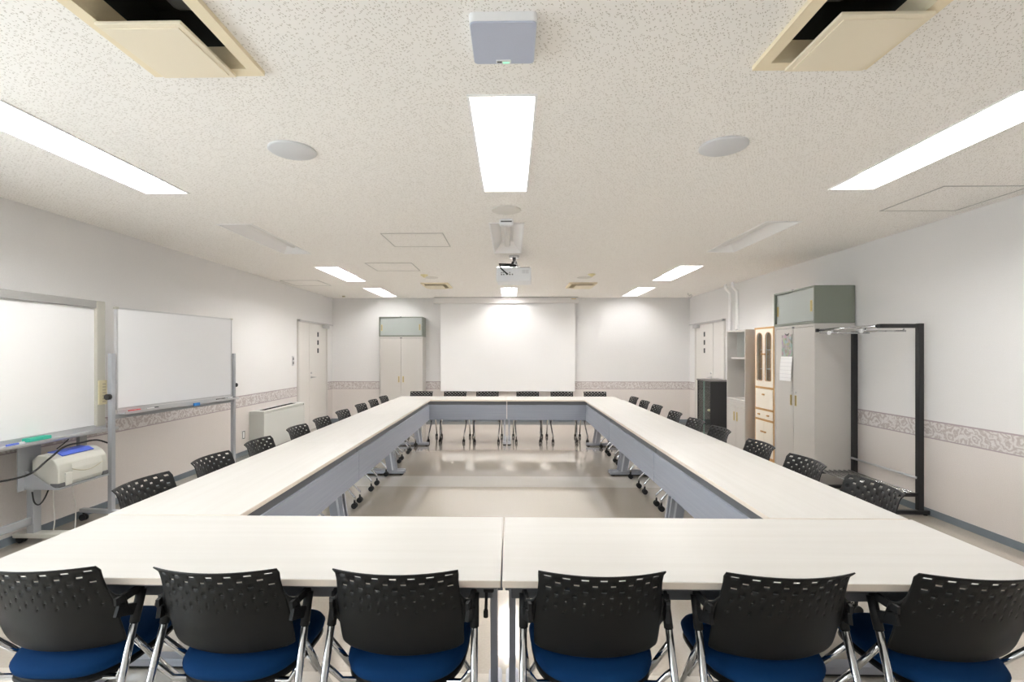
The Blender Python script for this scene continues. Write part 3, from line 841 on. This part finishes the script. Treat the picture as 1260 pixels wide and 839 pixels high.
for s in (-1, 1):
    x0, x1 = (-hw+.024, -.0015) if s < 0 else (.0015, hw-.024)
    dr = MB().box(x0, x1, -.004, .014, .105, .55, .003).build('door', M['creamw'], t)
    MB().box(min(s*.012, s*.06), max(s*.012, s*.06), -.022, -.004, .405, .425, .004).build('knob', M['wood'], dr)
mb = MB().disc_profile([(0, 0), (.045, 0), (.05, .01), (.05, .11), (.0, .11)], (0, 0, 0), 20).build('storage_jar', M['cablew'])
mb.location = (3.47, 6.18, 1.4775); tag(mb, 'pale jar on the upper shelf behind the hutch glass', 'jar')
mb = MB().disc_profile([(0, 0), (.03, 0), (.06, .05), (.055, .05), (.028, .006), (0, .006)], (0, 0, 0), 20).build('glass_bowl', M['blue_grey'])
mb.location = (3.47, 6.2, 1.2275); tag(mb, 'bluish bowl on the lower shelf behind the hutch glass', 'bowl')

# open-front grey cabinet
t = thing('open_cabinet', 'grey steel cabinet with open shelves over closed doors', 'cabinet', (3.24, 7.045, 0), R(-90))
w, d, h = .575, XR-3.24-.01, 1.757; hw = w/2
mb = MB(); mb.box(-hw, -hw+.016, 0, d, 0, h, .002); mb.box(hw-.016, hw, 0, d, 0, h, .002); mb.box(-hw+.016, hw-.016, 0, d, h-.02, h, .002)
mb.box(-hw+.016, hw-.016, d-.01, d, 0, h-.02); mb.box(-hw+.016, hw-.016, 0, d, 0, .05); mb.box(-hw+.016, hw-.016, 0, d, .735, .765, .002)
mb.build('body', M['locker'], t)
MB().box(-hw+.016, hw-.016, .06, d-.012, 1.345, 1.363).build('shelf', M['locker'], t)
MB().box(.05, hw-.016, .10, d-.012, 1.212, 1.226).build('shelf', M['locker'], t)
MB().box(-.02, hw-.018, .03, .035, 1.37, h-.024).build('sliding_glass', M['glass'], t)
MB().box(-hw+.018, hw-.018, .0, .014, .665, .733, .002).build('drawer', M['locker'], t)
for s in (-1, 1):
    x0, x1 = (-hw+.018, -.0015) if s < 0 else (.0015, hw-.018)
    dr = MB().box(x0, x1, 0, .016, .055, .66, .002).build('door', M['locker'], t); pull(dr, s*.045, .515, .13, 0)
MB().box(-.02, .02, .0, .02, h, h+.012, .002).build('catch', M['steel'], t)

# black display cabinet with glass front
t = thing('display_cabinet', 'low black display cabinet with glass front before the right door', 'cabinet', (3.24, 8.20, 0), R(-90))
w, d, h = .56, .35, .985; hw = w/2
mb = MB(); mb.box(-hw, -hw+.02, .0, d, .0, h-.025, .002); mb.box(hw-.02, hw, .0, d, 0, h-.025, .002); mb.box(-hw+.02, hw-.02, d-.015, d, 0, h-.025); mb.box(-hw+.02, hw-.02, .02, d-.015, 0, .06)
mb.build('body', M['blackc'], t)
MB().box(-hw-.008, hw+.008, -.012, d+.004, h-.025, h, .004).build('top', M['greytop'], t)
for s in (-1, 1):
    x0, x1 = (-hw+.02, .004) if s < 0 else (-.004, hw-.02)
    y0 = .008 if s < 0 else -.002
    g = MB().box(x0, x1, y0, y0+.005, .06, h-.03).build('glass_door', M['glass'], t)
    e = x1 if s < 0 else x0
    MB().box(e-.003, e+.003, y0-.001, y0+.006, .06, h-.03).build('glass_edge', M['glassg'], g)
MB().box(-hw+.021, hw-.021, .03, d-.016, .44, .448).build('glass_shelf', M['glass'], t)
o = MB().tube([(.08*math.cos(a*PI/8), .08*math.sin(a*PI/8), .015) for a in range(14)], .014).build('yellow_ring', M['yellow'])
o.location = (3.40, 8.2, .449); tag(o, 'yellow ring-shaped object on the glass shelf of the black cabinet', 'ornament')

# coat rack
t = thing('coat_rack', 'black steel coat rack with chrome rails by the right wall', 'coat rack', (3.42, 4.735, 0))
xw, xf = .18, -.18; yn, yf_ = -.405, .405
for y, zt in ((yn, 1.69), (yf_, 1.655)): MB().box(xw-.022, xw+.022, y-.022, y+.022, .045, zt, .003).build('post', M['rack'], t)
MB().tube([(xw-.02, yf_, 1.64), (xf, yf_, 1.64), (xf, yf_, 1.66)], .008, 10).build('top_arm', M['chrome'], t)
for y in (yn, yf_):
    if y == yn: MB().box(xf+.0, xw-.022, y-.02, y+.02, 1.650, 1.686, .003).build('top_arm', M['rack'], t)
    ft = MB().box(xf-.06, xw+.075, y-.022, y+.022, .012, .045, .003).build('foot', M['rack'], t)
    mb = MB()
    for x in (xf-.035, xw+.05): mb.cyl((x, y, 0), (x, y, .012), .016)
    mb.build('glides', M['rubber'], ft)
    MB().box(xf-.03, xw-.022, y-.014, y+.014, .165, .195, .003).build('shelf_arm', M['rack'], t)
mb = MB(); mb.tube([(xf, yn+.018, 1.668), (xf, yf_+.03, 1.668)], .014, 14); r = mb.build('hanging_rail', M['chrome'], t)
MB().box(xf-.018, xf+.018, yf_+.02, yf_+.045, 1.650, 1.686, .003).build('end_cap', M['rack'], r)
for y in (-.24, .21):
    mb = MB(); mb.tube([(xf-.03, y, 1.632), (xw+.01, y, 1.632)], .009, 12); mb.tube([(xw-.005, y, 1.632), (xw-.005, y, 1.665)], .007, 10)
    mb.box(xf-.008, xf+.008, y-.008, y+.008, 1.632, 1.668)
    hk = mb.build('cross_rod', M['chrome'], t)
    MB().cyl((xf-.036, y, 1.632), (xf-.022, y, 1.632), .020, n=16).build('rod_knob', M['whitep'], hk)
for i in range(7):
    x = xf+.0+i*.05
    MB().tube([(x, yn-.0, .200), (x, yf_, .200)], .008, 10).build('shelf_bar', M['chrome'], t)
MB().tube([(xw-.03, yn, .33), (xw-.03, yf_, .33)], .011, 12).build('lower_rail', M['alu'], t)

# ------------------------------------------------------------------ left wall furniture
t = thing('fan_coil_unit', 'pale grey floor heating unit beside the left door', 'heater', (XL, 7.50, 0))
y0, y1 = -.675, .68; D, hh = .22, .595
mb = MB(); mb.box(.004, D, y0, y0+.02, .03, hh, .004); mb.box(.004, D, y1-.02, y1, .03, hh, .004); mb.box(.004, D-.02, y0+.02, y1-.02, .03, hh-.02)
mb.box(.004, .04, y0+.02, y1-.02, hh-.02, hh, .003); mb.box(D-.07, D, y0+.02, y1-.02, hh-.02, hh, .004)
mb.box(.04, D-.07, y0+.02, y0+.16, hh-.02, hh); mb.box(.04, D-.07, y1-.12, y1-.02, hh-.02, hh)
mb.build('body', M['hvac'], t)
MB().box(D-.02, D-.004, y0+.022, y1-.022, .05, hh-.045, .003).build('front_panel', M['hvac'], t)
mb = MB()
mb.box(.04, D-.07, y0+.16, y1-.12, hh-.0195, hh-.012)
for i in range(24):
    y = y0+.19+i*.044; mb.box(.042, D-.072, y, y+.006, hh-.012, hh-.003)
mb.build('top_grille', M['rubber'], t)
MB().box(.02, D-.04, y0+.03, y1-.03, 0, .03).build('base_shadow_gap', M['darkg'], t)  # dark strip standing in for the shadow gap under the unit
t = thing('wall_outlet', 'wall outlet with dark centre low beside the heating unit', 'outlet', (XL, 6.68, .287))
MB().box(0, .008, -.036, .036, -.06, .06, .003).build('plate', M['whitep'], t)
MB().holed([(-.03, -.055), (.03, -.055), (.03, .055), (-.03, .055)], [(-.02, -.044), (.02, -.044), (.02, .044), (-.02, .044)], 'x', .008, .002).build('socket', M['outlet'], t)
t = thing('light_switch', 'grey light switch plate beside the left door', 'switch', (XL, 8.22, 1.295))
MB().box(0, .008, -.036, .036, -.085, .085, .003).build('plate', M['alu'], t)
mb = MB(); mb.box(.008, .011, -.018, .018, .012, .06, .001); mb.box(.008, .011, -.018, .018, -.06, -.012, .001); mb.build('rocker', M['outlet'], t)

# copyboard (electronic whiteboard) near the camera
bx, by1 = -3.555, 4.145
t = thing('copyboard', 'large electronic whiteboard on a grey stand, cut by the left edge', 'whiteboard', (bx, 3.30, 0))
def Y(y): return y-3.30
yl = 2.40
MB().box(-.05, .0, Y(yl), Y(by1-.085), .815, 1.83, .003).build('writing_sheet', M['cbs'], t)
MB().box(-.06, .022, Y(yl), Y(by1-.085), 1.812, 1.875, .005).build('top_rail', M['greyf'], t)
sf = MB().box(-.06, .024, Y(by1-.085), Y(by1), .80, 1.876, .006).build('side_frame', M['beigef'], t)
kp = MB().box(.024, .036, Y(by1-.080), Y(by1+.004), .985, 1.195, .005).build('keypad', M['beigek'], sf)
mb = MB()
for i in range(7): mb.box(.036, .039, Y(by1-.045), Y(by1-.012), 1.005+i*.025, 1.018+i*.025, .001)
mb.build('keys', M['keys'], kp)
mb = MB(); mb.prism([(-.05, .762), (.11, .762), (.125, .775), (.125, .790), (.113, .790), (.108, .777), (.012, .777), (.012, .815), (-.05, .815)], 'y', Y(yl), Y(by1+.02))
mb.build('tray', M['alu'], t)
for y in (2.92, 3.585):
    p = MB().box(-.075, -.02, Y(y)-.03, Y(y)+.03, .075, .765, .003).build('post', M['postg'], t)
    mb = MB(); mb.box(-.17, .32, Y(y)-.045, Y(y)+.045, .045, .080, .008); b = mb.build('foot', M['beigef'], p)
    for x in (-.14, .28):
        mb = MB()
        for k in (-1, 1): mb.cyl((x, Y(y)+k*.012-.008, .0285), (x, Y(y)+k*.012+.008, .0285), .0285, n=18)
        mb.cyl((x, Y(y), .02), (x, Y(y), .05), .01)
        mb.build('caster', M['rubber'], p)
MB().box(-.06, -.03, Y(2.95), Y(3.555), .145, .20, .003).build('crossbar', M['postg'], t)
# bracket that carries the printer
pz = .435
mb = MB(); mb.box(-.012, .235, Y(3.49), Y(3.935), pz-.012, pz-.001)
mb.prism([(-.012, pz-.005), (.235, pz-.005), (.20, pz+.012), (.01, pz+.13), (-.012, pz+.13)], 'y', Y(3.478), Y(3.482))
mb.box(-.018, -.010, Y(3.43), Y(3.57), pz-.012, .765, .001)
br = mb.build('printer_bracket', M['postg'], t)
MB().box(-.03, .0, Y(3.92), Y(3.99), .60, .765, .002).build('hanger', M['greyf'], br)

# printer on the bracket
t = thing('printer', 'cream desktop printer with blue lid hung under the electronic whiteboard', 'printer', (-3.545, 3.50, pz))
Wp = .43
prof = [(.012, .0), (.205, .0), (.215, .02), (.215, .12), (.205, .165), (.175, .205), (.12, .235), (.05, .24), (.012, .20)]
MB().prism(prof, 'y', 0, Wp, bev=.008).build('body', M['print_'], t)
mb = MB(); mb.prism([(.045, .239), (.118, .2345), (.160, .214), (.165, .221), (.122, .2425), (.045, .248)], 'y', .085, .36, bev=.002); mb.build('lid', M['blue'], t)
mb = MB(); mb.prism([(.214, .025), (.224, .03), (.224, .118), (.214, .16)], 'y', .10, .37, bev=.003)
mb.build('front_tray', M['printl'], t)
mb = MB(); n = 12
pa = [(.10+.27*i/n, .118-.035*math.sin(PI*i/n)) for i in range(n+1)]
mb.tube([(.2245, a, z) for a, z in pa], .003, 8); mb.build('tray_seam', M['keys'], t)
MB().box(.19, .226, .045, .10, .005, .10, .004).build('side_pocket', M['printl'], t)
for a, b in ((-.004, .05), (.38, .434)):
    MB().box(.15, .222, a, b, -.0, .032, .006).build('corner_foot', M['darkg'], t)
MB().box(.10, .13, .03, .075, .236, .242, .002).build('control_panel', M['greyw'], t)

def cable(name, lab, pts, m, r=.005):
    def cr(P, n=8):
        out = []
        Q = [P[0]]+P+[P[-1]]
        for i in range(1, len(Q)-2):
            p0, p1, p2, p3 = (Vector(q) for q in Q[i-1:i+3])
            for k in range(n):
                s = k/n; out.append(.5*((2*p1)+(-p0+p2)*s+(2*p0-5*p1+4*p2-p3)*s*s+(-p0+3*p1-3*p2+p3)*s**3))
        out.append(Vector(P[-1])); return out
    o = MB().tube([p-Vector(pts[0]) for p in cr([Vector(p) for p in pts])], r, 8).build(name, m); o.location = pts[0]
    tag(o, lab, 'cable'); return o
cable('black_cable', 'thick black cable drooping across the cream printer top', [(-3.40, 2.60, .74), (-3.42, 3.0, .60), (-3.38, 3.30, .575), (-3.37, 3.46, .655), (-3.40, 3.62, .716), (-3.43, 3.80, .716), (-3.44, 3.95, .708), (-3.41, 4.025, .67)], M['rubber'], .007)
cable('black_cable', 'thin black cable from the tray down behind the printer', [(-3.46, 3.72, .757), (-3.475, 3.70, .73), (-3.50, 3.66, .690)], M['rubber'], .004)
cable('black_cable', 'short black cable loop dangling under the printer bracket', [(-3.50, 3.47, .415), (-3.49, 3.475, .34), (-3.47, 3.49, .315), (-3.45, 3.51, .35), (-3.44, 3.535, .417)], M['rubber'], .005)
cable('white_cable', 'white cable hanging to the floor, left one under the printer', [(-3.50, 3.64, .417), (-3.505, 3.64, .30), (-3.50, 3.645, .15), (-3.51, 3.63, .006)], M['cablew'], .004)
cable('white_cable', 'white cable hanging to the floor, right one under the printer', [(-3.45, 3.75, .417), (-3.44, 3.73, .36), (-3.46, 3.78, .20), (-3.45, 3.76, .006)], M['cablew'], .004)
t = thing('board_eraser', 'teal board eraser on the tray of the electronic whiteboard', 'eraser', (bx+.062, 3.50, .7785))
MB().box(-.03, .03, -.085, .085, .008, .034, .005).build('grip', M['teal'], t)
MB().box(-.028, .028, -.082, .082, 0, .008).build('felt', M['alu'], t)
def marker(lab, loc, yaw, cap, body, group):
    t = thing('marker_pen', lab, 'marker', loc, yaw, group)
    MB().cyl((0, -.05, .009), (0, .03, .009), .009, n=14).build('barrel', body, t)
    MB().cyl((0, .0301, .009), (0, .075, .009), .009, n=14).build('cap', cap, t)
    return t
marker('blue marker with white cap on the electronic whiteboard tray', (bx+.065, 3.33, .7785), .04, M['whitep'], M['blue'], 'whiteboard markers')

# mobile whiteboard
A = Vector((-3.375, 4.065, 0)); Bv = Vector((-3.195, 5.462, 0)); L_ = (Bv-A).length; ang = math.atan2(Bv.y-A.y, Bv.x-A.x)
mid = (A+Bv)/2
t = thing('mobile_whiteboard', 'mobile whiteboard on grey castered stand along the left wall', 'whiteboard', (mid.x, mid.y, 0), ang)
# local x along the board, local -y towards the room
hl = L_/2
MB().box(-hl+.012, hl-.012, -.006, .012, .957, 1.808).build('board', M['wbs'], t)
MB().holed([(-hl, .945), (hl, .945), (hl, 1.82), (-hl, 1.82)], [(-hl+.014, .959), (hl-.014, .959), (hl-.014, 1.806), (-hl+.014, 1.806)], 'y', -.010, .026).build('frame', M['alu'], t)
for x in (-hl, hl):
    MB().box(x-.012 if x < 0 else x-.02, x+.02 if x < 0 else x+.012, -.013, .018, 1.805, 1.824, .004).build('corner_cap', M['beigef'], t)
for s in (-1, 1):
    x = s*(hl+.034)
    p = MB().box(x-.018, x+.018, -.018, .022, .10, 1.425, .003).build('post', M['postg'], t)
    MB().box(x-.020, x+.020, -.30, .30, .072, .104, .004).build('foot', M['postg'], p)
    for y in (-.275, .275):
        mb = MB()
        for k in (-1, 1): mb.cyl((x+k*.012-.008, y, .027), (x+k*.012+.008, y, .027), .027, n=18)
        mb.cyl((x, y, .027), (x, y, .075), .009)
        mb.build('caster', M['rubber'], p)
    kn = MB().cyl((x+s*.018, 0, 1.06), (x+s*.05, 0, 1.06), .024, n=18).build('knob', M['rubber'], p)
MB().box(-hl-.016, hl+.016, -.012, .012, .868, .905, .002).build('crossbar', M['postg'], t)
mb = MB(); mb.prism([(-.012, .906), (-.012, .94), (-.016, .94), (-.018, .914), (-.082, .914), (-.086, .930), (-.092, .930), (-.092, .910), (-.084, .906)], 'x', -hl+.005, hl+.01)
mb.build('tray', M['alu'], t)
def on_board(lx_, ly_): 
    v = Matrix.Rotation(ang, 3, 'Z') @ Vector((lx_, ly_, 0)); return (mid.x+v.x, mid.y+v.y, .9155)
marker('red-capped marker on the mobile whiteboard tray', on_board(-hl+.12, -.05), ang-PI/2+.1, M['red'], M['red'], 'whiteboard markers')
marker('white marker beside the red one on the mobile whiteboard tray', on_board(-hl+.30, -.05), ang-PI/2, M['rubber'], M['whitep'], 'whiteboard markers')
marker('dark marker at the far end of the mobile whiteboard tray', on_board(hl-.08, -.05), ang-PI/2, M['rubber'], M['whitep'], 'whiteboard markers')
marker('dark marker, second from the far end of the mobile whiteboard tray', on_board(hl-.24, -.05), ang-PI/2, M['rubber'], M['outlet'], 'whiteboard markers')
p = on_board(.08, -.095)
t = thing('blue_clip', 'bright blue clip hooked on the mobile whiteboard tray edge', 'clip', (p[0], p[1], .90), ang)
MB().box(-.04, .04, -.008, .002, -.004, .026, .002).build('clip_body', M['bluec'], t)

# ------------------------------------------------------------------ world, camera, view
w = bpy.data.worlds.new('World'); bpy.context.scene.world = w; w.use_nodes = True
w.node_tree.nodes['Background'].inputs[0].default_value = (.90, .94, 1, 1); w.node_tree.nodes['Background'].inputs[1].default_value = 8.5
cam = bpy.data.cameras.new('camera'); co = bpy.data.objects.new('camera', cam); C.objects.link(co)
co.location = (0, 0, 1.43); co.rotation_euler = (R(90), 0, R(1.05))
cam.sensor_width = 36; cam.lens = 595/35.0; cam.shift_x = (630-618.1)/1260; cam.shift_y = (434.2-419.5)/1260
cam.clip_start = .05
sc = bpy.context.scene; sc.camera = co
vs = sc.view_settings; vs.view_transform = 'Standard'; vs.look = 'None'; vs.gamma = 1.0; vs.exposure = 0.93; vs.use_curve_mapping = False
sc.cycles.max_bounces = 12; sc.cycles.diffuse_bounces = 10
sc.cycles.use_denoising = True
